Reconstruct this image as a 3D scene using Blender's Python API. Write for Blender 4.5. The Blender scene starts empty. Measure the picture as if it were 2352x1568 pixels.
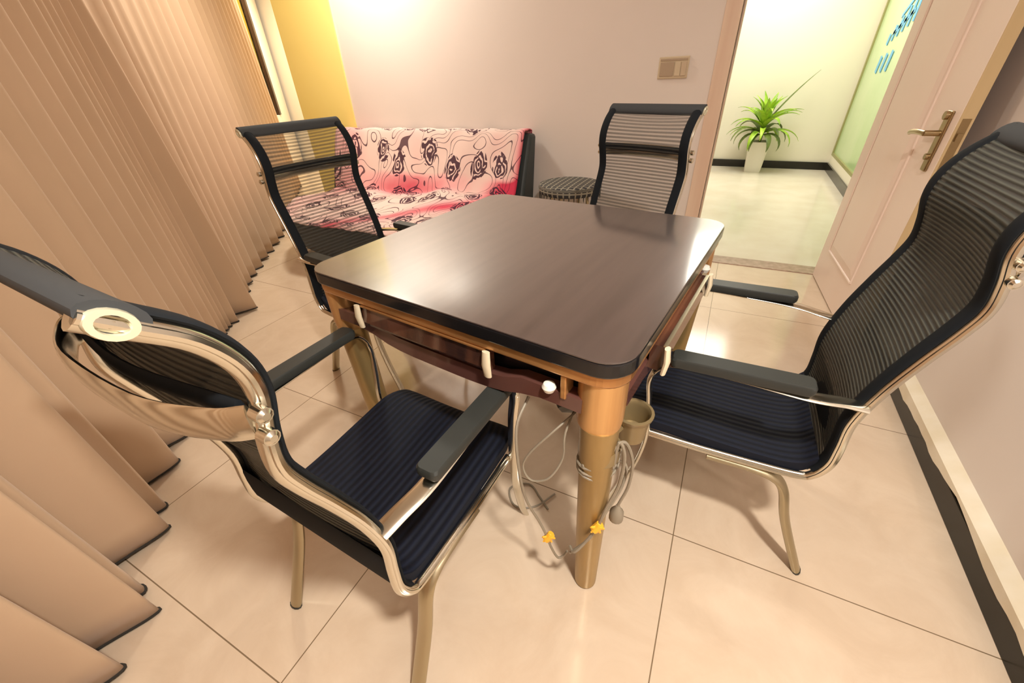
import bpy, bmesh, math, random
from mathutils import Vector, Matrix
C = bpy.context.scene.collection
scn = bpy.context.scene
PI = math.pi
random.seed(7)

# ------------------------------------------------------------------ camera, world, lights, exposure
def area(name, loc, rot, size, power, col, shape='DISK', sy=None):
    L = bpy.data.lights.new(name, 'AREA'); L.energy = power; L.color = col; L.shape = shape; L.size = size
    if sy: L.size_y = sy
    o = bpy.data.objects.new(name, L); o.location = loc; o.rotation_euler = rot; C.objects.link(o); return o
cam_d = bpy.data.cameras.new('camera'); cam = bpy.data.objects.new('camera', cam_d); C.objects.link(cam); scn.camera = cam
cam_d.sensor_fit = 'HORIZONTAL'; cam_d.sensor_width = 36.0; cam_d.lens = 36.0 * 922.98 / 2352.0; cam_d.clip_start = 0.02; cam_d.clip_end = 60
TH, RO, YAW, CH = 0.58389, -0.0484887, 0.48239, 1.12187
def Rz(v): return Vector((v.x*math.cos(YAW) - v.y*math.sin(YAW), v.x*math.sin(YAW) + v.y*math.cos(YAW), v.z))
_fw = Vector((0, math.cos(TH), -math.sin(TH))); _up = Vector((0, math.sin(TH), math.cos(TH))); _r = Vector((1, 0, 0))
cr = Rz(_r*math.cos(RO) + _up*math.sin(RO)); cu = Rz(-_r*math.sin(RO) + _up*math.cos(RO)); cf = Rz(_fw)
M = Matrix((cr, cu, -cf)).transposed().to_4x4(); M.translation = Vector((0, 0, CH)); cam.matrix_world = M

w = bpy.data.worlds.new('world'); scn.world = w; w.use_nodes = True
w.node_tree.nodes['Background'].inputs[0].default_value = (1.0, .95, .90, 1); w.node_tree.nodes['Background'].inputs[1].default_value = .24
scn.view_settings.view_transform = 'Standard'; scn.view_settings.look = 'None'; scn.view_settings.exposure = -0.10; scn.view_settings.gamma = 1.0
scn.view_settings.use_curve_mapping = False
WARM = (1.0, .95, .86)
area('ceiling_lamp_light', (.36, .0, 2.0), (0, 0, 0), .12, 43, WARM)
area('ceiling_spot_light', (-2.45, 2.4, 2.38), (0, 0, 0), .3, 36, (1.0, .95, .82))
area('middle_ceiling_light', (-.29, 1.40, 2.42), (0, 0, 0), .10, 6, (1.0, .94, .84))
area('recess_fill_light', (-5.0, 4.35, 2.35), (0, 0, 0), .4, 55, (1.0, .90, .66))  # added fill lamp, no known fitting, brightens the window recess
area('hall_light', (.1, 5.3, 2.42), (0, 0, 0), .9, 62, (1.0, .95, .84), 'RECTANGLE', 1.6)

# ------------------------------------------------------------------ materials
def mat(name, col, rough=.5, metal=0, coat=0, spec=.5, **kw):
    m = bpy.data.materials.new(name); m.use_nodes = True
    b = m.node_tree.nodes['Principled BSDF']
    b.inputs['Base Color'].default_value = (*col, 1); b.inputs['Roughness'].default_value = rough
    b.inputs['Metallic'].default_value = metal; b.inputs['Coat Weight'].default_value = coat
    b.inputs['Specular IOR Level'].default_value = spec
    for k, v in kw.items(): b.inputs[k.replace('_', ' ')].default_value = v
    return m
def nd(m, t, **kw):
    n = m.node_tree.nodes.new(t)
    for k, v in kw.items(): setattr(n, k, v)
    return n
def lk(m, a, b): m.node_tree.links.new(a, b)
def bsdf(m): return m.node_tree.nodes['Principled BSDF']
def noise_col(m, c1, c2, scale=4, detail=4, rough=.5, src='Object', stretch=None):
    tc = nd(m, 'ShaderNodeTexCoord'); n = nd(m, 'ShaderNodeTexNoise'); n.inputs['Scale'].default_value = scale
    n.inputs['Detail'].default_value = detail; n.inputs['Roughness'].default_value = rough
    mp = nd(m, 'ShaderNodeMapping'); lk(m, tc.outputs[src], mp.inputs[0])
    if stretch: mp.inputs['Scale'].default_value = stretch
    lk(m, mp.outputs[0], n.inputs['Vector'])
    r = nd(m, 'ShaderNodeValToRGB'); r.color_ramp.elements[0].position = .35; r.color_ramp.elements[1].position = .65
    r.color_ramp.elements[0].color = (*c1, 1); r.color_ramp.elements[1].color = (*c2, 1)
    lk(m, n.outputs['Fac'], r.inputs[0]); lk(m, r.outputs[0], bsdf(m).inputs['Base Color']); return n, r
def math_n(m, op, a=None, b=None, c=None):
    n = nd(m, 'ShaderNodeMath', operation=op)
    for i, v in enumerate((a, b, c)):
        if v is None: continue
        if hasattr(v, 'links') or hasattr(v, 'is_linked'): lk(m, v, n.inputs[i])
        else: n.inputs[i].default_value = v
    return n.outputs[0]
def bump(m, h, strength=.3, dist=.002):
    b = nd(m, 'ShaderNodeBump'); b.inputs['Strength'].default_value = strength; b.inputs['Distance'].default_value = dist
    lk(m, h, b.inputs['Height']); lk(m, b.outputs[0], bsdf(m).inputs['Normal'])

MW = mat('wall_paint', (.76, .66, .59), .35, spec=.4); noise_col(MW, (.79, .71, .66), (.82, .735, .685), 1.2)
MWR = MW
MH = mat('hall_paint', (.88, .82, .68), .6)
MY = mat('yellow_paint', (.88, .62, .12), .35, spec=.4); noise_col(MY, (.95, .78, .25), (.96, .81, .29), 1.0)
MREC = mat('white_recess_paint', (.88, .80, .70), .5)
MC = mat('ceiling_paint', (.85, .80, .72), .8)
# floor: polished square tiles with thin grout
MF = mat('floor_tile', (.7, .6, .5), .13, spec=.55)
tc = nd(MF, 'ShaderNodeTexCoord'); mp = nd(MF, 'ShaderNodeMapping'); mp.inputs['Location'].default_value = (-.087 + .742*20, -.046 + .73*20, 0)
lk(MF, tc.outputs['Object'], mp.inputs[0])
bk = nd(MF, 'ShaderNodeTexBrick'); bk.offset = 0; bk.inputs['Scale'].default_value = 1; bk.inputs['Mortar Size'].default_value = .0016
bk.inputs['Mortar Smooth'].default_value = .2; bk.inputs['Brick Width'].default_value = .742; bk.inputs['Row Height'].default_value = .73
lk(MF, mp.outputs[0], bk.inputs['Vector'])
n1 = nd(MF, 'ShaderNodeTexNoise'); n1.inputs['Scale'].default_value = 5; n1.inputs['Detail'].default_value = 8; n1.inputs['Roughness'].default_value = .65
n1.inputs['Distortion'].default_value = .8; lk(MF, tc.outputs['Object'], n1.inputs['Vector'])
rp = nd(MF, 'ShaderNodeValToRGB'); rp.color_ramp.elements[0].position = .35; rp.color_ramp.elements[1].position = .68
rp.color_ramp.elements[0].color = (.66, .51, .375, 1); rp.color_ramp.elements[1].color = (.74, .595, .455, 1)
lk(MF, n1.outputs['Fac'], rp.inputs[0])
mx = nd(MF, 'ShaderNodeMix', data_type='RGBA'); lk(MF, bk.outputs['Fac'], mx.inputs[0]); lk(MF, rp.outputs[0], mx.inputs[6])
mx.inputs[7].default_value = (.22, .15, .09, 1); lk(MF, mx.outputs[2], bsdf(MF).inputs['Base Color'])
MFH = mat('hall_floor_tile', (.80, .70, .54), .15); noise_col(MFH, (.80, .70, .57), (.86, .78, .66), 4)
MTHR = mat('threshold_stone', (.42, .27, .20), .25); noise_col(MTHR, (.36, .23, .17), (.50, .33, .26), 30)
MBB = mat('black_skirting', (.018, .016, .012), .22, spec=.35)
MBT = mat('skirting_edge_paint', (.84, .76, .60), .4); noise_col(MBT, (.80, .70, .52), (.88, .80, .66), 9)
MDR = mat('door_paint', (.83, .60, .47), .35); noise_col(MDR, (.92, .74, .64), (.94, .78, .69), 2, stretch=(1, 1, .2))
MDE = mat('door_edge_wood', (.66, .48, .26), .45); noise_col(MDE, (.60, .43, .22), (.70, .52, .30), 8, stretch=(1, 1, .1))
MTR = mat('door_trim_wood', (.72, .50, .36), .4); noise_col(MTR, (.76, .55, .42), (.84, .66, .52), 12, stretch=(1, 1, .06))
MBR = mat('aged_brass', (.42, .32, .18), .3, metal=1)
MCH = mat('chrome', (.72, .69, .60), .17, metal=1)
MCAP = mat('pearly_cap', (.74, .68, .50), .25, metal=.35)
MCH2 = mat('champagne_metal', (.48, .42, .29), .33, metal=1)
MBK = mat('black_plastic', (.022, .024, .022), .38)
MPAD = mat('armrest_plastic', (.032, .034, .031), .45, spec=.35)
MTB = mat('grey_sleeve_fabric', (.050, .052, .055), .75, spec=.2)
MBF = mat('black_fabric_edge', (.010, .012, .015), .8, spec=.15)
# seat fabric with front-back ribs
def ribbed(name, col, col2, freq, axis, alpha=None):
    m = mat(name, col, .7, spec=.25)
    tc = nd(m, 'ShaderNodeTexCoord'); sp = nd(m, 'ShaderNodeSeparateXYZ'); lk(m, tc.outputs['UV'], sp.inputs[0])
    s = math_n(m, 'SINE', math_n(m, 'MULTIPLY', sp.outputs[axis], freq*2*PI))
    h = math_n(m, 'MULTIPLY_ADD', s, .5, .5)
    mx = nd(m, 'ShaderNodeMix', data_type='RGBA'); lk(m, h, mx.inputs[0]); mx.inputs[6].default_value = (*col2, 1); mx.inputs[7].default_value = (*col, 1)
    lk(m, mx.outputs[2], bsdf(m).inputs['Base Color']); bump(m, h, .6, .003)
    if alpha:
        lo, hi = alpha
        a = math_n(m, 'MULTIPLY_ADD', h, hi-lo, lo); lk(m, a, bsdf(m).inputs['Alpha'])
    return m
MSEAT = ribbed('seat_fabric', (.008, .011, .024), (.003, .004, .009), 55, 0)
MMESH = ribbed('mesh_fabric', (.075, .070, .060), (.03, .03, .03), 80, 1, (.10, .52))
MMESH2 = ribbed('dense_mesh_fabric', (.095, .095, .078), (.025, .027, .026), 110, 1, (.70, .96))
MTOP = mat('dark_tabletop', (.06, .04, .037), .28, spec=.8, coat=1.0, Coat_Roughness=.10, Coat_IOR=1.75)
noise_col(MTOP, (.048, .033, .030), (.070, .048, .043), 3, 8, stretch=(12, 1, 1))
MTE = mat('black_table_edge', (.010, .009, .010), .18)
MGB = mat('golden_brown_trim', (.50, .24, .085), .26, metal=.55); noise_col(MGB, (.40, .18, .06), (.60, .32, .12), 5, stretch=(1, 1, 8))
MCOL = mat('golden_corner_trim', (.62, .33, .12), .30, metal=.45); noise_col(MCOL, (.52, .26, .09), (.70, .40, .16), 10, stretch=(4, 4, .3))
MLEG = mat('bronze_leg', (.50, .33, .13), .36, metal=.6); noise_col(MLEG, (.33, .22, .085), (.45, .31, .13), 4, stretch=(5, 5, .5))
MPN = mat('glossy_brown_panel', (.060, .022, .014), .10, coat=.6); noise_col(MPN, (.03, .014, .012), (.13, .05, .028), 5, stretch=(3, 1, 1))
MRL = mat('purple_brown_rail', (.11, .045, .035), .16, coat=.5)
MCR = mat('cream_plastic', (.78, .66, .47), .4)
MWH = mat('white_plastic', (.86, .83, .76), .3)
MCB = mat('grey_cable', (.28, .235, .175), .5)
MTI = mat('yellow_tape', (.95, .50, .04), .5)
MCUP = mat('bronze_cup', (.30, .22, .11), .4, metal=.4)
MCU = mat('curtain_fabric', (.50, .33, .20), .9, spec=.1)
noise_col(MCU, (.57, .40, .265), (.61, .43, .29), 2.0, 5)
bsdf(MCU).inputs['Sheen Weight'].default_value = .25
MHSHADE = mat('dark_hem_shade', (.03, .025, .02), .9)  # near-black stands in for the shadow under the curtains
MSO = mat('dark_sofa_leather', (.032, .044, .048), .5)
MPOT = mat('white_pot', (.82, .76, .66), .4)
MLF = mat('leaf_green', (.20, .42, .02), .4); noise_col(MLF, (.16, .34, .02), (.50, .74, .06), 9)
MLFD = mat('leaf_dark', (.12, .17, .05), .5); noise_col(MLFD, (.10, .14, .04), (.26, .34, .08), 8)
MSOIL = mat('soil', (.08, .05, .03), .9)
MWF = mat('dark_window_frame', (.035, .015, .008), .4)
MGL = mat('green_glass', (.50, .70, .28), .18); noise_col(MGL, (.52, .70, .36), (.64, .78, .46), 1.2)
MBL = mat('blue_lettering', (.16, .48, .75), .5)
MSW = mat('beige_switch', (.60, .47, .33), .4); MSW2 = mat('beige_switch_light', (.66, .54, .38), .35); MSW3 = mat('switch_socket', (.45, .34, .24), .4)
# floral cloth
MFL = mat('floral_cloth', (.85, .6, .55), .7, spec=.2)
def floral(m):
    tc = nd(m, 'ShaderNodeTexCoord')
    ns = nd(m, 'ShaderNodeTexNoise'); ns.inputs['Scale'].default_value = 5; ns.inputs['Detail'].default_value = 0.5
    lk(m, tc.outputs['UV'], ns.inputs['Vector'])
    va = nd(m, 'ShaderNodeVectorMath', operation='MULTIPLY_ADD'); lk(m, ns.outputs['Color'], va.inputs[0]); va.inputs[1].default_value = (.07, .07, 0)
    lk(m, tc.outputs['UV'], va.inputs[2])
    vo = nd(m, 'ShaderNodeTexVoronoi', voronoi_dimensions='2D'); vo.inputs['Scale'].default_value = 4.3; vo.inputs['Randomness'].default_value = .55
    lk(m, va.outputs[0], vo.inputs['Vector']); d = vo.outputs['Distance']
    # rose heads: rings close to the cell centre
    n2 = nd(m, 'ShaderNodeTexNoise'); n2.inputs['Scale'].default_value = 16; n2.inputs['Detail'].default_value = 1; lk(m, tc.outputs['UV'], n2.inputs['Vector'])
    ph = math_n(m, 'MULTIPLY_ADD', n2.outputs['Fac'], 22.0, math_n(m, 'MULTIPLY', d, 48.0))
    ring = math_n(m, 'GREATER_THAN', math_n(m, 'SINE', ph), -.30)
    rose = math_n(m, 'MULTIPLY', ring, math_n(m, 'LESS_THAN', d, .30))
    # petal outlines: edges of a second, bigger distorted cell pattern
    v2 = nd(m, 'ShaderNodeTexVoronoi', voronoi_dimensions='2D', feature='DISTANCE_TO_EDGE'); v2.inputs['Scale'].default_value = 7.5
    mp2 = nd(m, 'ShaderNodeVectorMath', operation='MULTIPLY_ADD'); lk(m, ns.outputs['Color'], mp2.inputs[0]); mp2.inputs[1].default_value = (.28, .28, 0); lk(m, tc.outputs['UV'], mp2.inputs[2])
    lk(m, mp2.outputs[0], v2.inputs['Vector'])
    nc = nd(m, 'ShaderNodeTexNoise', noise_dimensions='2D'); nc.inputs['Scale'].default_value = 4.6; nc.inputs['Detail'].default_value = 0; nc.inputs['Distortion'].default_value = .6
    lk(m, tc.outputs['UV'], nc.inputs['Vector'])
    fr = math_n(m, 'ABSOLUTE', math_n(m, 'SUBTRACT', math_n(m, 'FRACT', math_n(m, 'MULTIPLY', nc.outputs['Fac'], 7.0)), .5))
    petal = math_n(m, 'LESS_THAN', fr, .055)
    ink = math_n(m, 'MAXIMUM', math_n(m, 'MULTIPLY', rose, .95), math_n(m, 'MULTIPLY', petal, .88))
    # red wash
    n3 = nd(m, 'ShaderNodeTexNoise'); n3.inputs['Scale'].default_value = 2.6; n3.inputs['Detail'].default_value = 3; lk(m, tc.outputs['UV'], n3.inputs['Vector'])
    at = nd(m, 'ShaderNodeAttribute', attribute_name='red')
    rr = math_n(m, 'ADD', math_n(m, 'MULTIPLY_ADD', n3.outputs['Fac'], .9, -.46), at.outputs['Fac'])
    cr_ = nd(m, 'ShaderNodeValToRGB'); e = cr_.color_ramp.elements; e[0].position = .0; e[0].color = (.80, .60, .54, 1); e[1].position = 1; e[1].color = (.62, .04, .09, 1)
    x = e.new(.45); x.color = (.84, .42, .42, 1)
    lk(m, rr, cr_.inputs[0])
    mx = nd(m, 'ShaderNodeMix', data_type='RGBA'); lk(m, ink, mx.inputs[0]); lk(m, cr_.outputs[0], mx.inputs[6]); mx.inputs[7].default_value = (.05, .012, .03, 1)
    lk(m, mx.outputs[2], bsdf(m).inputs['Base Color'])
floral(MFL)
MPL = mat('plaid_cloth', (.05, .05, .05), .8)
tc = nd(MPL, 'ShaderNodeTexCoord'); sp = nd(MPL, 'ShaderNodeSeparateXYZ'); lk(MPL, tc.outputs['UV'], sp.inputs[0])
a = math_n(MPL, 'GREATER_THAN', math_n(MPL, 'SINE', math_n(MPL, 'MULTIPLY', sp.outputs[0], 170)), .72)
b = math_n(MPL, 'GREATER_THAN', math_n(MPL, 'SINE', math_n(MPL, 'MULTIPLY', sp.outputs[1], 170)), .72)
mx = nd(MPL, 'ShaderNodeMix', data_type='RGBA'); lk(MPL, math_n(MPL, 'MAXIMUM', a, b), mx.inputs[0])
mx.inputs[6].default_value = (.030, .030, .034, 1); mx.inputs[7].default_value = (.30, .28, .22, 1); lk(MPL, mx.outputs[2], bsdf(MPL).inputs['Base Color'])

# ------------------------------------------------------------------ mesh helpers
def V(*a): return Vector(a)
def B(): return bmesh.new()
def obj(name, bm, m, parent=None, smooth=True, bev=0, loc=None):
    bmesh.ops.recalc_face_normals(bm, faces=bm.faces[:])
    me = bpy.data.meshes.new(name); bm.to_mesh(me); bm.free()
    me.materials.append(m)
    if smooth:
        me.shade_smooth(); me.set_sharp_from_angle(angle=math.radians(38))
    o = bpy.data.objects.new(name, me); C.objects.link(o)
    if parent: o.parent = parent
    if loc: o.location = loc
    if bev:
        md = o.modifiers.new('bevel', 'BEVEL'); md.width = bev; md.segments = 2; md.limit_method = 'ANGLE'; md.angle_limit = .7
    if smooth:
        md = o.modifiers.new('wn', 'WEIGHTED_NORMAL'); md.keep_sharp = True
    return o
def tag(o, label, cat, group=None, kind=None):
    if label: o['label'] = label
    if cat: o['category'] = cat
    if group: o['group'] = group
    if kind: o['kind'] = kind
    return o
def thing(name, label, cat, loc=(0, 0, 0), rz=0, group=None):
    o = bpy.data.objects.new(name, None); o.empty_display_size = .1; C.objects.link(o); o.location = loc; o.rotation_euler = (0, 0, rz)
    return tag(o, label, cat, group)
def struct(name, bm, m, label=None, parent=None, **k):
    o = obj(name, bm, m, parent, smooth=k.get('smooth', False), bev=k.get('bev', 0))
    if not parent: o['kind'] = 'structure'
    if label: o['label'] = label; 
    return o
def box(bm, x0, x1, y0, y1, z0, z1, mtx=None):
    vs = [bm.verts.new((x, y, z)) for x in (x0, x1) for y in (y0, y1) for z in (z0, z1)]
    if mtx:
        for v in vs: v.co = mtx @ v.co
    for f in ((0, 1, 3, 2), (4, 6, 7, 5), (0, 4, 5, 1), (2, 3, 7, 6), (0, 2, 6, 4), (1, 5, 7, 3)): bm.faces.new([vs[i] for i in f])
    return vs
def catmull(P, n=6, closed=False):
    P = [Vector(p) for p in P]; out = []; N = len(P)
    rng = N if closed else N-1
    for i in range(rng):
        p1, p2 = P[i], P[(i+1) % N]
        p0 = P[(i-1) % N] if (closed or i > 0) else p1*2 - p2
        p3 = P[(i+2) % N] if (closed or i+2 < N) else p2*2 - p1
        for k in range(n):
            t = k/n; out.append(.5*((2*p1) + (p2-p0)*t + (2*p0-5*p1+4*p2-p3)*t*t + (3*p1-p0-3*p2+p3)*t**3))
    if not closed: out.append(P[-1])
    return out
def tube(bm, pts, ra, rb=None, side=None, seg=10, cap=True, closed=False):
    """sweep an ellipse: half-size ra along the direction `side`, rb across it"""
    pts = [Vector(p) for p in pts]; rb = rb or ra; N = len(pts); rings = []
    prev = None
    for i, p in enumerate(pts):
        a = pts[(i-1) % N] if (closed or i > 0) else p; b = pts[(i+1) % N] if (closed or i < N-1) else p
        t = (b-a).normalized()
        if side: s = Vector(side)
        else:
            s = prev if prev else (V(0, 0, 1) if abs(t.z) < .9 else V(1, 0, 0))
        s = (s - t*s.dot(t)).normalized()
        if not side: prev = s
        u = t.cross(s)
        A = ra[i] if isinstance(ra, (list, tuple)) else ra; Bb = rb[i] if isinstance(rb, (list, tuple)) else rb
        rings.append([bm.verts.new(p + s*A*math.cos(2*PI*k/seg) + u*Bb*math.sin(2*PI*k/seg)) for k in range(seg)])
    for i in range(N if closed else N-1):
        r1, r2 = rings[i], rings[(i+1) % N]
        for k in range(seg): bm.faces.new((r1[k], r1[(k+1) % seg], r2[(k+1) % seg], r2[k]))
    if cap and not closed: bm.faces.new(rings[0][::-1]); bm.faces.new(rings[-1])
    return rings
def lathe(bm, prof, c=(0, 0, 0), seg=24, a0=0):
    rings = [[bm.verts.new((c[0]+r*math.cos(a0+2*PI*k/seg), c[1]+r*math.sin(a0+2*PI*k/seg), c[2]+z)) for k in range(seg)] for r, z in prof]
    for r1, r2 in zip(rings, rings[1:]):
        for k in range(seg): bm.faces.new((r1[k], r1[(k+1) % seg], r2[(k+1) % seg], r2[k]))
    bm.faces.new(rings[0][::-1]); bm.faces.new(rings[-1])
def prism(bm, outline, z0, z1):
    a = [bm.verts.new((x, y, z0)) for x, y in outline]; b = [bm.verts.new((x, y, z1)) for x, y in outline]
    bm.faces.new(a[::-1]); bm.faces.new(b); n = len(a)
    for i in range(n): bm.faces.new((a[i], a[(i+1) % n], b[(i+1) % n], b[i]))
def rrect(hx, hy, r, n=6, cx=0, cy=0):
    o = []
    for sx, sy, a in ((1, 1, 0), (-1, 1, PI/2), (-1, -1, PI), (1, -1, 1.5*PI)):
        for k in range(n+1):
            t = a + PI/2*k/n; o.append((cx + sx*(hx-r) + r*math.cos(t), cy + sy*(hy-r) + r*math.sin(t)))
    return o
def grid(bm, f, nu, nv, uvf=None, u0=0, u1=1, v0=0, v1=1):
    uvl = bm.loops.layers.uv.verify()
    g = [[bm.verts.new(f(u0+(u1-u0)*i/nu, v0+(v1-v0)*j/nv)) for j in range(nv+1)] for i in range(nu+1)]
    for i in range(nu):
        for j in range(nv):
            fc = bm.faces.new((g[i][j], g[i+1][j], g[i+1][j+1], g[i][j+1]))
            for l, (a, b) in zip(fc.loops, ((i, j), (i+1, j), (i+1, j+1), (i, j+1))):
                uu = u0+(u1-u0)*a/nu; vv = v0+(v1-v0)*b/nv
                l[uvl].uv = uvf(uu, vv) if uvf else (uu, vv)
    return g

# ------------------------------------------------------------------ the room
YB = 2.92
b = B(); box(b, -6.5, .95, -3, 3.05, -.06, 0); struct('floor', b, MF, 'polished beige floor tiles with thin dark grout lines')
b = B(); box(b, -6.9, -3.55, 3.05, 5.0, -.06, 0); struct('floor_recess', b, MF)
b = B(); box(b, -3.5, 2.2, 3.05, 6.6, -.06, 0); struct('floor_hall', b, MFH, 'pale glossy hallway floor')
b = B(); box(b, -.1, .66, YB, 3.05, 0, .004); struct('trim_1', b, MTHR, 'brown stone threshold strip')
b = B(); box(b, -3.55, -.1, YB, 3.05, 0, 2.5); struct('wall_back', b, MW, 'pale pinkish painted back wall')
b = B(); box(b, .66, .93, YB, 3.05, 0, 2.5); struct('wall_back_side', b, MW)
b = B(); box(b, -.1, .66, YB, 3.05, 2.12, 2.5); struct('wall_back_header', b, MW)
b = B(); box(b, -3.55, -2.935, YB-.012, YB-.0005, 0, 2.5); struct('trim_2', b, MY, 'yellow painted band on the back wall')
b = B(); box(b, .806, .93, -3, YB-.0005, 0, 2.5); struct('wall_right', b, MWR, 'pale pinkish painted right wall')
b = B(); box(b, -6.9, .93, -3, 5.0, 2.5, 2.6); struct('ceiling', b, MC)
b = B(); box(b, -3.5, 2.2, 3.06, 6.6, 2.5, 2.6); struct('ceiling_hall', b, MC)
b = B(); box(b, -6.9, -3.0, 5.0, 5.1, 0, 2.5); struct('wall_recess', b, MREC)
# window wall at 45 degrees
wm = Matrix.Rotation(math.radians(135), 4, 'Z'); wm.translation = V(-.70, -.70, 0)   # local x runs along the wall, local y>0 is away from the room
def wall45(bm, t0, t1, y0, y1, z0, z1): box(bm, t0, t1, y0, y1, z0, z1, wm)
b = B(); wall45(b, -2.5, 8.0, .0, .12, 0, .80); wall45(b, -2.5, .2, 0, .12, .8, 2.5); wall45(b, 7.15, 8.0, 0, .12, .8, 2.5); wall45(b, .2, 7.15, 0, .12, 2.3, 2.5)
struct('wall_left', b, MREC)
b = B(); wall45(b, 7.02, 7.15, -.01, .03, .80, 2.3); wall45(b, .2, .26, -.01, .03, .80, 2.3); wall45(b, 3.2, 3.26, .0, .03, .86, 2.24)
wfr = struct('window_1', b, MWF, 'window with dark frame behind the curtains')
b = B(); wall45(b, .2, 7.15, .05, .056, .80, 2.3); struct('window_pane', b, mat('amber_lit_glass', (.55, .36, .06), .1, coat=.5), None, wfr)  # yellow light reflected in the glass is put into its base colour
# hall walls
b = B(); box(b, -3.5, 1.2, 6.42, 6.6, 0, 2.5); struct('wall_hall_back', b, MH, 'cream hallway wall')
b = B(); box(b, 1.10, 1.25, 3.05, 6.42, 0, .17); box(b, 1.10, 1.25, 3.05, 6.42, 2.3, 2.5); struct('wall_hall_right', b, MH)
b = B(); box(b, -3.5, 1.10, 6.40, 6.42, 0, .085); struct('baseboard_hall', b, MBB, 'black hallway baseboard')
b = B(); box(b, 1.085, 1.10, 3.06, 6.40, 0, .085); struct('baseboard_hall_side', b, MBB)
b = B(); box(b, .93, 1.10, 3.05, 3.10, 0, 2.5); struct('wall_hall_near', b, MH)
b = B(); box(b, -3.6, -3.5, 3.05, 6.6, 0, 2.5); struct('wall_hall_left', b, MH)
b = B(); box(b, 1.115, 1.125, 3.1, 6.38, .17, 2.3); gl = struct('window_2', b, MGL, 'green tinted hallway glass panel with blue lettering')
b = B(); box(b, 1.10, 1.135, 6.38, 6.42, .17, 2.3); box(b, 1.10, 1.135, 3.1, 6.38, .17, .20); struct('window_frame', b, mat('olive_frame', (.36, .34, .14), .4), None, gl)
b = B()
def stroke(y0, z0, y1, z1, wd=.022):
    d = V(0, y1-y0, z1-z0); L = d.length; d.normalize(); n = V(0, -d.z, d.y)*wd/2
    p0, p1 = V(1.113, y0, z0), V(1.113, y1, z1); ps = [p0-n, p1-n, p1+n, p0+n]
    vs = [b.verts.new(p) for p in ps] + [b.verts.new(p + V(-.004, 0, 0)) for p in ps]
    for f in ((0, 1, 2, 3), (7, 6, 5, 4), (0, 4, 5, 1), (1, 5, 6, 2), (2, 6, 7, 3), (3, 7, 4, 0)): b.faces.new([vs[i] for i in f])
for k in range(3): stroke(5.83-.17*k, 1.0+.01*k, 5.80-.17*k, 1.13+.02*k, .07)
for k in range(6):
    y = 5.80-.12*k; stroke(y, 1.22+.028*k, y-.02, 1.30+.06*k, .055)
stroke(5.70, 1.30, 5.25, 1.44, .03); stroke(5.62, 1.42, 5.25, 1.60, .03)
struct('lettering', b, MBL, 'blue lettering', gl)
# door trim
b = B()
box(b, -.18, -.10, YB-.018, YB, 0, 2.12); box(b, -.11, -.10, YB-.004, 3.055, 0, 2.12); box(b, -.10, -.088, YB+.03, 3.05, 0, 2.12)
box(b, -.18, .74, YB-.018, YB, 2.12, 2.2)
struct('trim_3', b, MTR, 'wood-toned door casing', bev=.003)
b = B(); box(b, .655, .74, YB-.018, YB, 0, 2.12); struct('trim_4', b, MTR, None, bev=.003)
b = B(); box(b, -3.55, -.185, YB-.014, YB, 0, .075); struct('baseboard_back', b, MBB)
b = B(); box(b, .778, .806, -3, YB-.02, 0, .074); o = struct('baseboard_right', b, MBB, 'glossy black baseboard on the right wall', bev=.002)
# uneven cream paint edge above the black baseboard
b = B(); ys = [-3+.04*i for i in range(148)]
random.seed(3); rz = [.076+.008*random.random()+.008*math.sin(y*7)+.006*math.sin(y*17+1) for y in ys]
for i in range(len(ys)-1):
    vs = []
    for y, z in ((ys[i], rz[i]), (ys[i+1], rz[i+1])):
        vs.append([b.verts.new((.776, y, z-.012)), b.verts.new((.776, y, .096)), b.verts.new((.8065, y, .118)), b.verts.new((.8065, y, z-.012))])
    for k in range(4): b.faces.new((vs[0][k], vs[1][k], vs[1][(k+1) % 4], vs[0][(k+1) % 4]))
struct('trim_5', b, MBT, 'uneven cream paint strip above the black baseboard')

# door leaf, opened against the right wall
hx, hy = .627, 2.915; da = math.atan2(-.45, .03)
dm = Matrix.Rotation(da, 4, 'Z'); dm.translation = V(hx, hy, .006)
b = B(); box(b, 0, .83, 0, .042, 0, 2.06, dm)   # local x along the leaf, local y towards +x (the wall)
door = struct('door_1', b, MDR, 'peach painted door with moulded panels, opened against the right wall', bev=.002)
b = B(); box(b, .8302, .8325, .001, .041, 0, 2.06, dm); struct('door_edge', b, MDE, None, door)
def mould(x0, x1, z0, z1, nm):
    b = B()
    for a, c in (((x0, z0), (x1, z0)), ((x1, z0), (x1, z1)), ((x1, z1), (x0, z1)), ((x0, z1), (x0, z0))):
        p = [dm @ V(a[0], -.001, a[1]), dm @ V(c[0], -.001, c[1])]; tube(b, p, .006, .006, seg=8)
    # raised inner field
    vs = []
    for i, (ins, yy) in enumerate(((.012, -.0005), (.05, -.009))):
        vs.append([b.verts.new(dm @ V(x, yy, z)) for x, z in ((x0+ins, z0+ins), (x1-ins, z0+ins), (x1-ins, z1-ins), (x0+ins, z1-ins))])
    for k in range(4): b.faces.new((vs[0][k], vs[0][(k+1) % 4], vs[1][(k+1) % 4], vs[1][k]))
    b.faces.new(vs[1]); struct(nm, b, MDR, None, door)
mould(.125, .59, .20, 1.90, 'door_panel')
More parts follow.
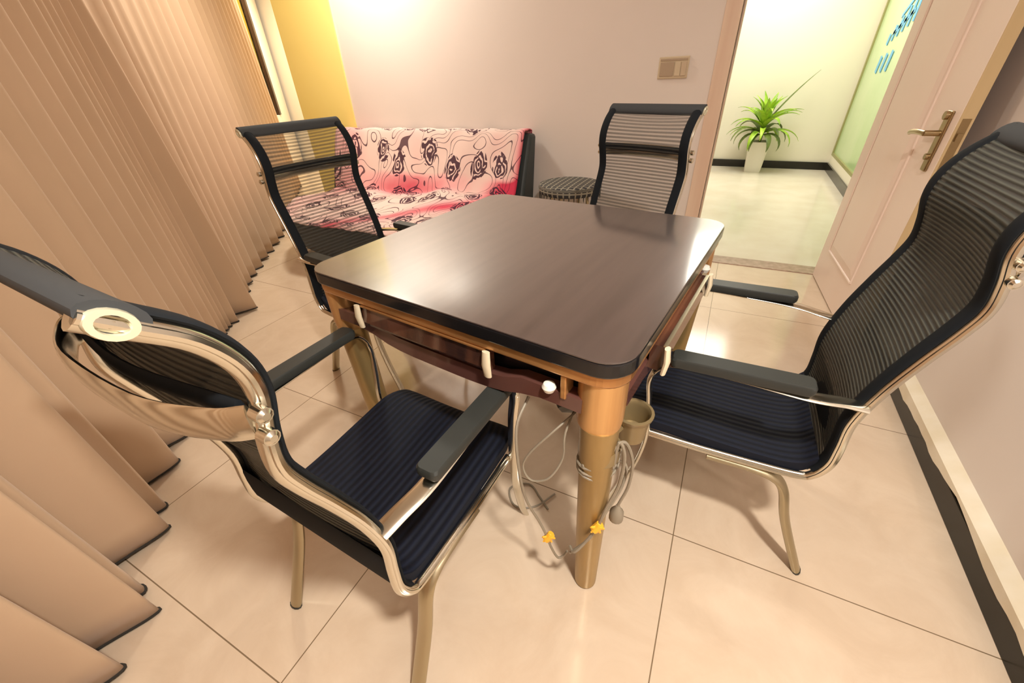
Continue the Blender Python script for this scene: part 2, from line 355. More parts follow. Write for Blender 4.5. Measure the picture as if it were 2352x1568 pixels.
# handle: long back plate, lever, cylinder; lock plate on the edge
b = B(); prism_pts = None
box(b, .745, .785, -.010, 0, .75, .95, dm); hp = struct('handle_plate', b, MBR, 'aged brass handle plate', door, bev=.004, smooth=True)
b = B(); tube(b, [dm @ V(.765, 0, .878), dm @ V(.765, -.055, .878)], .010); tube(b, catmull([dm @ V(.770, -.055, .878), dm @ V(.72, -.058, .878), dm @ V(.66, -.055, .872), dm @ V(.63, -.05, .866)], 4), .009, .007)
lathe_c = dm @ V(.765, -.012, .93); tube(b, [dm @ V(.765, -.02, .935), dm @ V(.765, 0, .935)], .014)
obj('door_handle', b, MBR, hp)
b = B(); tube(b, [dm @ V(.765, -.02, .80), dm @ V(.765, 0, .80)], .011); obj('key_cylinder', b, MBR, hp)
b = B(); box(b, .8326, .8345, .009, .033, .76, .93, dm); box(b, .8346, .842, .013, .029, .86, .885, dm); struct('lock_plate', b, MBR, 'brass lock plate', door)

# light switch plate
sw = thing('light_switch', 'beige switch and socket plate on the back wall left of the doorway', 'switch', (-.396, YB, 1.115))
b = B(); box(b, -.082, .082, -.010, 0, -.046, .060); obj('plate', b, MSW2, sw, bev=.004)
b = B(); box(b, -.072, .004, -.015, -.0095, -.034, .034); obj('socket', b, MSW3, sw, bev=.003)
b = B(); box(b, .010, .040, -.016, -.0095, -.034, .034); obj('rocker', b, MSW2, sw, bev=.003)
b = B(); box(b, .043, .072, -.016, -.0095, -.034, .034); obj('rocker', b, MSW, sw, bev=.003)
b = B(); box(b, -.074, .074, -.013, -.0095, .040, .050); obj('groove', b, MSW3, sw, bev=.001)

# ------------------------------------------------------------------ curtains
def wallpt(t, n, z):  # t along the window wall, n distance out from the line x+y=-1.25 into the room
    return V(-.625-.7071*t+.7071*n, -.625+.7071*t+.7071*n, z)
def curtain(folds, label, seed):
    """folds: (position of each crest along the wall, how far it stands out at the bottom edge, depth of the fold)"""
    rnd = random.Random(seed); n = len(folds); nz = 30
    ph = [rnd.uniform(0, 6) for _ in folds]; of = [rnd.uniform(-.018, .018) for _ in folds]
    def line(z):
        q = z/2.42; P = []
        for i, (t, cn, d) in enumerate(folds):
            g0 = t - folds[i-1][0] if i else .08
            g1 = folds[i+1][0] - t if i+1 < n else .08
            tt = t + of[i]*q + .006*math.sin(2.2*z+ph[i])*min(1, 2*q)
            dd = d*(1.05-.15*q)*(1 if not (t > 2.5 and d > .135) else 1-1.1*q); cc = cn - (cn+.02)*(.5 if not (t > 2.5 and d > .135) else 1.5)*q
            # broad face rising to the crest, then a quick roll back under the next pleat
            P += [(tt-g0*.56, cc-dd*.93), (tt-g0*.36, cc-dd*.62), (tt-g0*.14, cc-dd*.16), (tt, cc), (tt+g1*.09, cc-dd*.16), (tt+g1*.11, cc-dd*.55), (tt+g1*.09, cc-dd*.90), (tt+g1*.22, cc-dd)]
        return P
    b = B(); vr = []
    for j in range(nz+1):
        z = .014 + 2.406*j/nz
        P = catmull([V(t, m_, 0) for t, m_ in line(z)], 3)
        vr.append([b.verts.new(wallpt(p.x, max(-.092, p.y - .030*z), z + (.006*math.sin(p.x*15) if j == 0 else 0))) for p in P])
    for r1, r2 in zip(vr, vr[1:]):
        for k in range(len(r1)-1): b.faces.new((r1[k], r1[k+1], r2[k+1], r2[k]))
    lower = [v.co.copy() for v in vr[0]]
    me = bpy.data.meshes.new('curtain'); b.to_mesh(me); b.free(); me.materials.append(MCU); me.shade_smooth()
    o = bpy.data.objects.new('curtain', me); C.objects.link(o)
    md = o.modifiers.new('sol', 'SOLIDIFY'); md.thickness = .003
    tag(o, label, 'curtain', 'window curtains')
    b = B(); tube(b, [p + V(0, 0, -.003) for p in lower], .0035, .005, seg=6); obj('hem_shadow', b, MHSHADE, o)  # dark strip added as the shadow below the curtain edge
    return o
f1 = [(-1.0+.17*i, .10, .12) for i in range(9)] + [(.52, .11, .13), (.65, .104, .13), (.77, .135, .15), (.835, .082, .07), (1.03, .080, .13), (1.125, .039, .07), (1.32, .022, .11), (1.47, .008, .09), (1.60, .0, .08), (1.73, -.005, .075), (1.86, -.01, .07), (1.98, -.012, .07), (2.09, -.018, .065), (2.19, -.022, .055), (2.27, -.03, .05), (2.33, -.035, .045), (2.37, -.03, .045), (2.42, -.005, .06)]
f2 = [(2.545, .075, .14), (2.72, -.005, .08), (2.85, -.02, .07), (2.99, -.028, .065), (3.14, -.026, .065), (3.30, -.012, .075), (3.47, .004, .09), (3.64, .018, .10), (3.82, .04, .11)] + [(4.02+.2*i, .05-.004*i, .12) for i in range(12)]
curtain(f1, 'wide beige pleated curtain in the left foreground behind the near chair', 1)
curtain(f2, 'beige pleated curtain at the far end of the window, behind the chair by the sofa', 2)

# ------------------------------------------------------------------ mesh chairs
PROF = [(-.120, .338), (-.150, .352), (-.168, .395), (-.168, .45), (-.165, .52), (-.182, .605), (-.208, .685), (-.230, .745), (-.242, .790), (-.238, .835), (-.228, .880), (-.232, .918), (-.252, .955), (-.283, .985), (-.305, 1.005)]
def make_chair(label, loc, ang, W, A, za=.60, mesh=None):
    """chair-local: +Y is where the sitter faces, +X the sitter's right"""
    t = thing('mesh_chair', label, 'chair', (loc[0], loc[1], 0), ang-PI/2, 'mesh armchairs around the game table')
    prof = catmull([V(0, s, z) for s, z in PROF], 5)
    L = [0]
    for a, c in zip(prof, prof[1:]): L.append(L[-1]+(c-a).length)
    tot = L[-1]
    def at(d):
        d = max(0, min(tot, d))
        for i in range(len(L)-1):
            if d <= L[i+1]: 
                f = (d-L[i])/(L[i+1]-L[i]+1e-9); return prof[i].lerp(prof[i+1], f)
        return prof[-1]
    hw = W/2
    for sx in (1, -1):
        b = B()
        pts = catmull([V(sx*hw, .205, .338), V(sx*hw, .10, .334), V(sx*hw, 0, .334)] + [V(sx*hw, s, z) for s, z in PROF], 5)
        tube(b, pts, .0085, .0105, side=(1, 0, 0), seg=12)
        # a ridge on the outer face
        tube(b, [p + V(sx*.006, 0, 0) for p in pts], .005, .005, side=(1, 0, 0), seg=8)
        rail = obj('side_rail', b, MCH, t)
        # fabric border just inside the rail
        b = B(); pts = []
        for i in range(6, len(prof)):
            tg = (prof[min(i+1, len(prof)-1)] - prof[i-1]).normalized()
            if i > len(prof)-4: continue
            pts.append(V(sx*(hw-.010), prof[i].y, prof[i].z) + V(0, tg.z, -tg.y)*.0115)
        tube(b, pts, .0165, .0042, side=(1, 0, 0), seg=10); obj('fabric_border', b, MBF, t)
        # arm frame runs down into the front leg
        ha = A/2
        b = B()
        pts = catmull([V(sx*(hw+.006), -.170, za-.035), V(sx*(hw+.012), -.135, za-.030), V(sx*ha, -.07, za-.024), V(sx*ha, .05, za-.016), V(sx*ha, .165, za-.014), V(sx*ha, .203, za-.030), V(sx*(ha-.004), .222, za-.075), V(sx*(ha-.008), .216, .46), V(sx*(hw+.016), .206, .345), V(sx*(hw+.010), .222, .22), V(sx*(hw), .262, .07), V(sx*(hw), .282, .002)], 6)
        n = len(pts); wd = [.017 if i < n*.5 else .013 for i in range(n)]
        tube(b, pts, wd, .0062, side=(1, 0, 0), seg=12); obj('arm_frame', b, MCH, t)
        b = B(); o2 = rrect(.0225, .132, .012)
        vs0 = []
        for zz, k in ((za-.012, .92), (za-.006, 1), (za+.005, 1), (za+.010, .86)):
            vs0.append([b.verts.new((sx*ha + x*k, .055 + y*(k if k == 1 else .975+.0*k), zz)) for x, y in o2])
        for r1, r2 in zip(vs0, vs0[1:]):
            for k in range(len(r1)): b.faces.new((r1[k], r1[(k+1) % len(r1)], r2[(k+1) % len(r2)], r2[k]))
        b.faces.new(vs0[0][::-1]); b.faces.new(vs0[-1]); obj('arm_pad', b, MPAD, t)
        # rear leg
        b = B()
        pts = catmull([V(sx*(hw-.008), .06, .316), V(sx*(hw-.008), -.03, .316), V(sx*(hw-.008), -.085, .306), V(sx*(hw-.008), -.118, .27), V(sx*(hw-.006), -.150, .17), V(sx*(hw-.004), -.222, .002)], 6)
        tube(b, pts, .0175, .011, side=(1, 0, 0), seg=12); leg = obj('leg', b, MCH2, t)
        b = B(); tube(b, [V(sx*(hw-.004), -.2215, .004), V(sx*(hw-.004), -.2225, .0)], .0185, .012, side=(1, 0, 0), seg=12); obj('foot_cap', b, MBK, leg)
        # bolt cover at the cross bar, end cap at the top bar
        for zz, yy in ((.842, -.2415), (.868, -.2385)):
            b = B(); tube(b, [V(sx*(hw+.006), yy, zz), V(sx*(hw+.020), yy, zz)], .0085, seg=12); tube(b, [V(sx*(hw+.019), yy, zz), V(sx*(hw+.023), yy, zz)], [.0085, .004], seg=12); obj('bolt', b, MCH, t)
        b = B(); c = at(tot-.018)
        ring = [(math.cos(2*PI*k/20), math.sin(2*PI*k/20)) for k in range(20)]
        tt = (at(tot)-at(tot-.04)).normalized(); nn = V(0, -tt.z, tt.y)
        r_ = []
        for xx, kk in ((.0, .9), (.008, 1.0), (.012, .93), (.012, .62), (.006, .55)):
            r_.append([b.verts.new(V(sx*(hw+xx), 0, 0) + V(0, c.y, c.z) + tt*cx_*.0165*kk + nn*sy_*.0115*kk) for cx_, sy_ in ring])
        for r1, r2 in zip(r_, r_[1:]):
            for k in range(20): b.faces.new((r1[k], r1[(k+1) % 20], r2[(k+1) % 20], r2[k]))
        b.faces.new(r_[0]); b.faces.new(r_[-1])
        cap = obj('end_cap', b, MCAP, t)
        b = B(); tube(b, [V(sx*(hw+.004), c.y, c.z), V(sx*(hw+.010), c.y, c.z)], [.005, .003], seg=6); obj('hex_bolt', b, MCH2, cap)
    # backrest mesh: two layers of see-through ribbed fabric
    b = B(); d0 = L[4]
    def fm(off):
        def f(u, v):
            p = at(d0 + (tot-d0-.004)*v); p2 = at(min(tot, d0 + (tot-d0-.004)*v + .004)); p1 = at(max(0, d0 + (tot-d0-.004)*v - .004))
            tg = (p2-p1).normalized(); nn = V(0, tg.z, -tg.y)   # towards the sitter
            x = (u-.5)*(W-.012); sag = -.012*(1-(2*u-1)**2)
            return V(x, p.y, p.z) + nn*(off+sag+.010)
        return f
    for off in (.0, .004): grid(b, fm(off), 8, 60, lambda u, v: ((u-.5)*W, v*(tot-d0)))
    obj('backrest', b, mesh or MMESH, t)
    # top bar sleeve and lumbar cross bar
    b = B(); c = at(tot-.018); tt = (at(tot)-at(tot-.03)).normalized()
    tube(b, [V(-hw-.007, c.y+.004, c.z+.003), V(hw+.007, c.y+.004, c.z+.003)], .022, .0115, side=tuple(tt), seg=16); obj('top_bar', b, MTB, t)
    b = B(); pts = catmull([V(-hw, -.243, .855), V(-hw*.85, -.262, .855), V(-hw*.4, -.285, .855), V(hw*.4, -.285, .855), V(hw*.85, -.262, .855), V(hw, -.243, .855)], 5)
    tube(b, pts, .022, .006, side=(0, 0, 1), seg=12); obj('cross_bar', b, MCH, t)
    b = B(); pts = [V(-hw+.012, -.226, .878), V(hw-.012, -.226, .878)]
    tube(b, catmull([V(-hw+.010, -.243, .868), V(0, -.262, .866), V(hw-.010, -.243, .868)], 6), .012, .005, side=(0, 0, 1), seg=8); obj('fabric_band', b, MBF, t)
    # seat
    b = B(); hs = hw-.007
    sprof = catmull([V(0, .275, .335), V(0, .285, .352), V(0, .262, .371), V(0, .20, .378), V(0, .10, .372), V(0, 0, .366), V(0, -.08, .366), V(0, -.125, .376), V(0, -.150, .402)], 4)
    SL = [0]
    for a_, c_ in zip(sprof, sprof[1:]): SL.append(SL[-1]+(c_-a_).length)
    ns = len(sprof)-1
    def fs(th):
        def f(u, v):
            i = v*ns; k = min(ns-1, int(i)); p = sprof[k].lerp(sprof[k+1], i-k)
            e = 2*u-1; fr = max(0, (p.y-.20)/.085)
            x = e*hs*(1-.16*fr*fr)
            z = p.z - .010*(1-e*e) - (.006*abs(e)**6) + th
            return V(x, p.y + (0 if th == 0 else -.012*fr), z)
        return f
    g1 = grid(b, fs(0), 14, ns, lambda u, v: (u*W, v*SL[-1]))
    g2 = grid(b, fs(-.026), 14, ns, lambda u, v: (u*W, v*SL[-1]))
    for g_, h_ in ((g1, g2),):
        for i in range(14):
            for j in (0, ns): b.faces.new((g_[i][j], g_[i+1][j], h_[i+1][j], h_[i][j]))
        for j in range(ns):
            for i in (0, 14): b.faces.new((g_[i][j], g_[i][j+1], h_[i][j+1], h_[i][j]))
    obj('seat', b, MSEAT, t)
    for yy in (.05, -.06):
        b = B(); tube(b, [V(-hw+.004, yy, .312), V(hw-.004, yy, .312)], .010, .008, side=(0, 1, 0), seg=10); obj('seat_crossbar', b, MBK, t)
    b = B(); tube(b, [V(-hw+.005, -.168, .43), V(hw-.005, -.168, .43)], .045, .004, side=(0, 0, 1), seg=10); obj('back_sleeve', b, MBF, t)
    return t
make_chair('black mesh armchair in the left foreground beside the curtain, seen from behind', (-.549, .389), 1.521, .412, .455, .60, MMESH2)
make_chair('black mesh armchair on the right of the table beside the open door', (.167, .983), 3.144, .352, .405, .60, MMESH2)
make_chair('black mesh armchair across the table beside the doorway casing', (-.385, 1.513), -1.917, .363, .41)
make_chair('black mesh armchair by the far curtain in front of the sofa', (-1.206, 1.125), -.14, .381, .425)

# ------------------------------------------------------------------ mahjong table
TR = math.radians(-7.37)
tb = thing('mahjong_table', 'square dark-topped game table with golden brown trim in the middle of the room', 'table', (-.407, .919, 0), TR)
HS = .395
b = B(); prism(b, rrect(HS, HS, .055, 8), .7575, .7605); obj('tabletop', b, MTOP, tb, smooth=False, bev=.001)
b = B(); prism(b, rrect(HS+.001, HS+.001, .056, 8), .730, .7573); obj('tabletop_edge', b, MTE, tb, smooth=False, bev=.003)
b = B(); prism(b, rrect(HS-.004, HS-.004, .052, 8), .7065, .7298)
obj('trim_band', b, MGB, tb, smooth=False, bev=.004)
b = B(); prism(b, rrect(HS-.045, HS-.045, .03, 6), .600, .7038); prism(b, rrect(.20, .20, .05), .535, .5998); obj('inner_body', b, MTE, tb, smooth=False, bev=.003)
for k in range(4):
    rm = Matrix.Rotation(k*PI/2, 4, 'Z')
    # lower rail, bowed down in the middle
    b = B(); n = 16; rings = []
    for i in range(n+1):
        x = -.325 + .65*i/n; dip = .028*max(0, 1-(abs(x)/.22)**4)
        zt, zb = .664-.02*max(0, 1-(abs(x)/.20)**6), .628-dip
        rings.append([b.verts.new(rm @ V(x, y, z)) for y, z in ((-HS+.012, zt), (-HS+.040, zt), (-HS+.040, zb), (-HS+.022, zb-.003), (-HS+.010, zb+.008))])
    for r1, r2 in zip(rings, rings[1:]):
        for q in range(5): b.faces.new((r1[q], r1[(q+1) % 5], r2[(q+1) % 5], r2[q]))
    b.faces.new(rings[0]); b.faces.new(rings[-1]); obj('lower_rail', b, MRL, tb)
    # drawer panel with cream end handles
    dy = -.018 if k == 1 else 0
    b = B(); rings = []
    for i in range(13):
        x = -.218 + .350*i/12
        rings.append([b.verts.new(rm @ V(x, y+dy, z)) for y, z in ((-HS+.006, .703), (-HS+.030, .703), (-HS+.030, .650), (-HS+.012, .648), (-HS+.001, .664))])
    for r1, r2 in zip(rings, rings[1:]):
        for q in range(5): b.faces.new((r1[q], r1[(q+1) % 5], r2[(q+1) % 5], r2[q]))
    b.faces.new(rings[0]); b.faces.new(rings[-1]); dp = obj('drawer', b, MPN, tb)
    b = B(); box(b, -.218, .132, -HS+.001+dy, -HS+.008+dy, .7031, .7060, rm); obj('drawer_trim', b, MCH2 if k == 1 else MGB, dp, smooth=False)
    for xx in (-.224, .138):
        b = B(); tube(b, [rm @ V(xx, -HS-.001+dy, .650), rm @ V(xx, -HS-.004+dy, .678), rm @ V(xx, -HS-.001+dy, .706)], [.0085, .010, .0085], [.005, .006, .005], side=tuple(rm @ V(1, 0, 0)), seg=10)
        obj('drawer_handle', b, MCR, dp)
    # slot frames near the corners
    b = B(); box(b, .285, .296, -HS+.008, -HS+.04, .655, .7035, rm); obj('slot_divider', b, MGB, tb, smooth=False, bev=.002)
    # white knob lying in the slot
    b = B(); lathe(b, [(.002, -.011), (.009, -.009), (.013, 0), (.010, .007), (.004, .010)], tuple(rm @ V(.262, -HS+.012, .668)), 16); obj('white_knob', b, MWH, tb)
    # corner block and leg
    cx, cy = .345, -.345
    b = B(); out = []
    prs = rrect(.041, .041, .038, 6, cx, cy)
    rg = []
    for z, s in ((.7063, 1), (.640, 1), (.61, .99), (.598, .95)):
        rg.append([b.verts.new(rm @ V(cx+(x-cx)*s, cy+(y-cy)*s, z)) for x, y in prs])
    for r1, r2 in zip(rg, rg[1:]):
        for q in range(len(r1)): b.faces.new((r1[q], r1[(q+1) % len(r1)], r2[(q+1) % len(r2)], r2[q]))
    b.faces.new(rg[0]); b.faces.new(rg[-1]); obj('corner_block', b, MCOL, tb)
    b = B(); tube(b, [rm @ V(.348, -.350, .60), rm @ V(.348, -.345, .50), rm @ V(.347, -.335, .25), rm @ V(.346, -.324, .006)], [.036, .034, .031, .0275], seg=24)
    lg = obj('leg', b, MLEG, tb)
    b = B(); tube(b, [rm @ V(.346, -.324, .006), rm @ V(.346, -.324, .0)], [.027, .024], seg=24); obj('foot_cap', b, MBK, lg)
# folding under-frame seen near the front leg
b = B(); tube(b, [V(.30, -.30, .59), V(.24, -.24, .50), V(.0, 0, .49)], .018, .03, seg=8); tube(b, [V(-.30, -.30, .59), V(-.24, -.24, .50), V(0, 0, .49)], .018, .03, seg=8)
tube(b, [V(.30, .30, .59), V(.24, .24, .50), V(0, 0, .49)], .018, .03, seg=8); tube(b, [V(-.30, .30, .59), V(-.24, .24, .50), V(0, 0, .49)], .018, .03, seg=8)
obj('under_frame', b, MBK, tb)
# swing-out cup holder beside the front leg
b = B(); c = (.372, -.215, 0)
lathe(b, [(.020, .455), (.030, .458), (.036, .515), (.041, .522), (.042, .528), (.036, .529), (.031, .520), (.028, .475), (.004, .472)], c, 24)
cup = obj('cup_holder', b, MCUP, tb)
b = B(); tube(b, [V(.36, -.24, .50), V(.352, -.30, .515), V(.348, -.33, .52)], .007, seg=8); tube(b, [V(.348, -.338, .505), V(.348, -.336, .535)], [.040, .040], seg=20); obj('bracket', b, MCUP, cup)

# power cord wrapped around the front table leg
E_X = V(math.cos(TR), math.sin(TR), 0); E_Y = V(-math.sin(TR), math.cos(TR), 0)
lc = V(-.105, .545, 0)
rt_ = V(.886, .463, 0)   # image-right direction on the floor
fr_ = V(.189, -.98, 0)   # towards the viewer
def cp(a, d, z): return lc + rt_*a + fr_*d + V(0, 0, z)
cord = thing('power_cord', 'grey power cord looped around the front table leg with plug hanging', 'cable', (lc.x, lc.y, 0))
def cobj(name, bm, m, par, **k):
    for v in bm.verts: v.co -= V(lc.x, lc.y, 0)
    return obj(name, bm, m, par, **k)
b = B()
for j in range(3):
    z0 = .500-.012*j
    tube(b, [cp(.041*math.cos(a_), .041*math.sin(a_), z0+.008*math.cos(a_+j)) for a_ in [2*PI*q/20 for q in range(20)]], .0032, seg=7, closed=True)
tube(b, catmull([cp(.020, .036, .53), cp(.034, .034, .560), cp(.050, .03, .552), cp(.066, .03, .50), cp(.066, .03, .43), cp(.052, .03, .37)], 6), .0032, seg=7)
tube(b, catmull([cp(.030, .036, .50), cp(.034, .036, .565), cp(.048, .04, .53), cp(.046, .04, .45), cp(.028, .042, .38), cp(.016, .045, .325), cp(-.006, .046, .27), cp(-.030, .05, .235), cp(-.042, .03, .225)], 6), .0034, seg=7)
tube(b, catmull([cp(-.03, .03, .50), cp(.05, .0, .47), cp(.055, .02, .42), cp(.02, .043, .34), cp(.0, .044, .275), cp(-.04, .04, .215)], 6), .003, seg=7)
tube(b, catmull([cp(-.03, -.05, .602), cp(-.060, -.02, .585), cp(-.095, .0, .56), cp(-.135, .0, .51), cp(-.15, 0, .47), cp(-.132, .01, .44), cp(-.095, .02, .455), cp(-.07, .01, .50), cp(-.068, .0, .56), cp(-.05, -.05, .602)], 6), .0022, seg=7)
tube(b, catmull([cp(-.150, -.06, .604), cp(-.165, -.02, .56), cp(-.158, .0, .46), cp(-.145, .0, .36), cp(-.118, .0, .28), cp(-.098, .01, .235), cp(-.088, .01, .19), cp(-.072, .01, .145), cp(-.058, .01, .15), cp(-.05, .01, .17)], 6), .003, seg=7)
tube(b, catmull([V(-.27, .70, .004), V(-.31, .73, .004), V(-.36, .76, .004), V(-.41, .72, .004), V(-.37, .67, .004), V(-.31, .69, .006), V(-.27, .76, .004)], 6), .003, seg=7)
cobj('cable', b, MCB, cord)
b = B(); P0 = cp(.052, .03, .37)
tube(b, [P0, P0+V(0, 0, -.010), P0+V(0, 0, -.022), P0+V(0, 0, -.044), P0+V(0, 0, -.052)], [.004, .007, .0145, .0150, .009], seg=14); pg = cobj('plug', b, MCB, cord)
for (a_, d_, z_) in ((.014, .048, .322), (-.094, .012, .236)):
    b = B()
    for q in range(5):
        an = q*1.3; tube(b, [cp(a_, d_, z_), cp(a_+.016*math.cos(an), d_+.004, z_+.016*math.sin(an))], [.007, .003], [.004, .0015], seg=6)
    tube(b, [cp(a_-.006, d_, z_-.008), cp(a_+.006, d_, z_+.010)], .009, seg=8); cobj('yellow_tie', b, MTI, cord)

# ------------------------------------------------------------------ sofa with floral throw
so = thing('sofa', 'dark low sofa bed against the back wall', 'sofa', (-2.1, 2.5, 0))
def sob(name, f, m, **k):
    b = B(); f(b)
    for v in b.verts: v.co -= V(-2.1, 2.5, 0)
    return obj(name, b, m, so, **k)
seat_out = [(-1.28, 2.62), (-1.28, 1.95), (-1.36, 1.84), (-1.6, 1.80), (-2.3, 1.80), (-2.70, 1.86), (-2.98, 2.02), (-3.10, 2.30), (-3.08, 2.62)]
def so_outline(ins=0): 
    P = catmull([V(x, y, 0) for x, y in seat_out], 4); c = V(-2.2, 2.3, 0)
    return [((p-c)*(1-ins)+c) for p in P]
def seat_f(b):
    rg = []
    for z, ins in ((.10, .10), (.13, .05), (.20, .01), (.30, 0), (.335, .015), (.345, .06)):
        rg.append([b.verts.new((p.x, p.y, z)) for p in so_outline(ins)])
    for r1, r2 in zip(rg, rg[1:]):
        for q in range(len(r1)): b.faces.new((r1[q], r1[(q+1) % len(r1)], r2[(q+1) % len(r2)], r2[q]))
    b.faces.new(rg[0][::-1]); b.faces.new(rg[-1])
sob('seat', seat_f, MSO)
def back_f(b):
    rg = []
    for y, z in ((2.60, .20), (2.60, .345), (2.70, .60), (2.775, .765), (2.80, .785), (2.865, .785), (2.875, .76), (2.80, .20)):
        rg.append([b.verts.new((-3.06, y, z)), b.verts.new((-1.235, y, z))])
    n = len(rg)
    for i in range(n): b.faces.new((rg[i][0], rg[i][1], rg[(i+1) % n][1], rg[(i+1) % n][0]))
    b.faces.new([r[0] for r in rg]); b.faces.new([r[1] for r in rg][::-1])
sob('backrest', back_f, MSO, bev=.02)
for x, y in ((-2.80, 2.15), (-1.45, 2.0), (-2.85, 2.7), (-1.45, 2.7)):
    sob('leg', lambda b: lathe(b, [(.022, 0), (.022, .01), (.028, .12)], (x, y, 0), 14), MBK)
# throw: hangs over the backrest, runs across the seat and over its front edge
rnd = random.Random(5)
def throw_pt(u, v):
    x0, x1 = -3.02, -1.275
    path = [(2.888, .55), (2.888, .78), (2.86, .803), (2.80, .803), (2.768, .79), (2.69, .60), (2.60, .40), (2.55, .372), (2.40, .362), (2.20, .362), (2.02, .360), (1.93, .352), (1.89, .32), (1.88, .27)]
    P = throw_path; i = v*(len(P)-1); k = min(len(P)-2, int(i)); p = P[k].lerp(P[k+1], i-k)
    x = x0+(x1-x0)*u; y, z = p.y, p.z
    if v > .42:   # seat part: rounded left corner
        q = (v-.42)/.58
        ax = max(0, (-2.55-x)/.5)
        y = y + (.42*ax**2)*q
    wr = .010*math.sin(9*u*2+6*v)*math.sin(14*v+2*u) + .006*math.sin(31*u+11*v)
    if .30 < v < .95:
        wr += .018*max(0, math.sin(15*(v-.3) + 7*u + 1.5*math.sin(5*u)))*math.sin(PI*(v-.3)/.65)
        wr += .05*math.exp(-((u-.70)**2/.012 + (v-.56)**2/.02)) + .035*math.exp(-((u-.86)**2/.01 + (v-.47)**2/.004))
    return V(x, y, z+abs(wr)) if v > .40 else V(x, y-abs(wr)*(.7 if .15 < v else .1), z + (.006*math.sin(40*u) if .08 < v < .2 else 0))
throw_path = catmull([V(0, y, z) for y, z in ((2.888, .55), (2.888, .76), (2.875, .796), (2.80, .803), (2.762, .785), (2.68, .60), (2.585, .40), (2.53, .366), (2.40, .356), (2.20, .356), (2.02, .356), (1.88, .356), (1.81, .352), (1.785, .338))], 6)
b = B(); grid(b, throw_pt, 90, 78, lambda u, v: (u*1.8, v*1.9))
throw = obj('floral_throw', b, MFL, bev=0); md = throw.modifiers.new('sol', 'SOLIDIFY'); md.thickness = .006; md.offset = 1
at_ = throw.data.attributes.new('red', 'FLOAT', 'POINT')
for i, v_ in enumerate(throw.data.vertices):
    x, y, z = v_.co; r = 0
    r += .9*math.exp(-((x+1.27)/.05)**2)                      # right border
    r += .45*math.exp(-((x+2.85)/.16)**2)*(1 if z > .5 else .6)
    r += .95*math.exp(-(((y-2.59)/.07)**2))*(.6+.4*math.sin(5*x)) if z < .52 else 0
    r += .85*math.exp(-((x+1.75-1.1*(y-2.25))/.13)**2)*(1 if z < .5 else 0)
    r += 0
    at_.data[i].value = r
tag(throw, 'pink and red floral throw with black roses spread over the sofa', 'throw')

# ------------------------------------------------------------------ stool with plaid cover
st = thing('stool', 'round stool with fringed grey plaid cover behind the chair near the doorway', 'stool', (-.905, 2.66, 0))
b = B(); lathe(b, [(.16, .455), (.195, .462), (.205, .475), (.207, .50), (.200, .515), (.17, .522), (.05, .524)], seg=36)
uvl = b.loops.layers.uv.verify()
for f in b.faces:
    for l in f.loops:
        c = l.vert.co; a_ = math.atan2(c.y, c.x); l[uvl].uv = (c.x, c.y) if c.z > .514 else (a_*.2, c.z)
obj('seat_cover', b, MPL, st)
b = B()
for q in range(40):
    a_ = 2*PI*q/40; L_ = .03+.05*random.random()*(1.8 if 3.9 < a_ < 4.5 else .5); p = V(.200*math.cos(a_), .200*math.sin(a_), .468)
    tube(b, [p, p+V(0, 0, -L_*.6), p+V(.003, 0, -L_)], [.004, .003, .001], seg=5)
fringe = obj('fringe', b, mat('dark_fringe', (.06, .055, .045), .8), st); fringe['kind'] = 'stuff'
for q in range(4):
    a_ = PI/4+q*PI/2; b = B(); tube(b, [V(.13*math.cos(a_), .13*math.sin(a_), .456), V(.17*math.cos(a_), .17*math.sin(a_), 0)], .011, seg=10); obj('leg', b, MCH2, st)

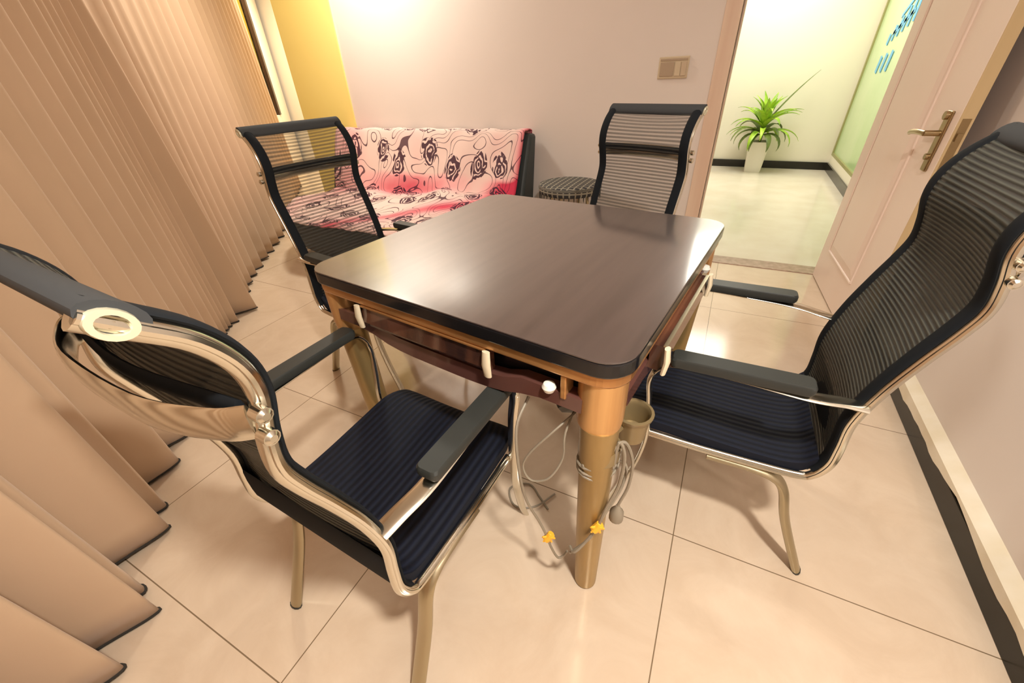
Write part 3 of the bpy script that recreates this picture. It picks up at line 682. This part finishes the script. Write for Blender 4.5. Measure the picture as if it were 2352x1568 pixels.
# ------------------------------------------------------------------ potted plant in the hall
pl = thing('potted_plant', 'leafy green plant in a tapered white pot against the hallway wall', 'plant', (.29, 6.15, 0))
b = B(); rg = []
for z, h_ in ((0, .085), (.01, .088), (.33, .112), (.34, .112), (.34, .100), (.31, .098)):
    rg.append([b.verts.new((x, y, z)) for x, y in rrect(h_, h_, .018, 4)])
for r1, r2 in zip(rg, rg[1:]):
    for q in range(len(r1)): b.faces.new((r1[q], r1[(q+1) % len(r1)], r2[(q+1) % len(r2)], r2[q]))
b.faces.new(rg[0][::-1]); obj('pot', b, MPOT, pl)
b = B(); prism(b, rrect(.098, .098, .018, 4), .300, .315); obj('soil', b, MSOIL, pl, smooth=False)
b = B(); tube(b, catmull([V(0, 0, .31), V(.01, 0, .42), V(.0, .0, .52)], 4), [.014]*9, seg=8); obj('stem', b, MLFD, pl)
def leaf(a_, base, L_, up, droop, wd, m):
    b = B(); d = V(math.cos(a_), math.sin(a_), 0); side = V(-d.y, d.x, 0); n = 10; rows = []
    p = V(0, 0, base); el = up
    for i in range(n+1):
        t = i/n; wdt = wd*math.sin(PI*min(1, .12+.88*t)**.8)*.72 + .002
        dirv = d*math.cos(el) + V(0, 0, math.sin(el)); nrm = V(0, 0, math.cos(el)) - d*math.sin(el)
        q3 = [p + side*wdt + nrm*wdt*.35, p.copy(), p - side*wdt + nrm*wdt*.35]
        for w_ in q3:
            if w_.y > 0: w_.y = .22*math.tanh(w_.y/.22)
        rows.append([b.verts.new(w_) for w_ in q3])
        p = p + dirv*(L_/n); el -= droop/n*(0.4+1.2*t)
    for r1, r2 in zip(rows, rows[1:]):
        for q in range(2): b.faces.new((r1[q], r1[q+1], r2[q+1], r2[q]))
    o = obj('leaf', b, m, pl); md = o.modifiers.new('s', 'SOLIDIFY'); md.thickness = .0015
rl = random.Random(11)
for i in range(10): leaf(i*2.4+.3, .52, rl.uniform(.30, .40), rl.uniform(1.15, 1.45), rl.uniform(.4, 1.0), .05, MLF)
for i in range(15): leaf(i*2.4, .48, rl.uniform(.38, .46), rl.uniform(.65, 1.1), rl.uniform(1.2, 2.0), .048, MLF)
for i in range(15): leaf(i*2.4+1, .42, rl.uniform(.36, .46), rl.uniform(.3, .8), rl.uniform(1.6, 2.6), .045, MLFD if i % 2 else MLF)
leaf(.15, .5, .68, 1.0, .25, .035, MLFD)
for a_ in (-2.6, -2.0, -1.2, -.6): leaf(a_, .40, .36, .3, 2.8, .05, MLFD)
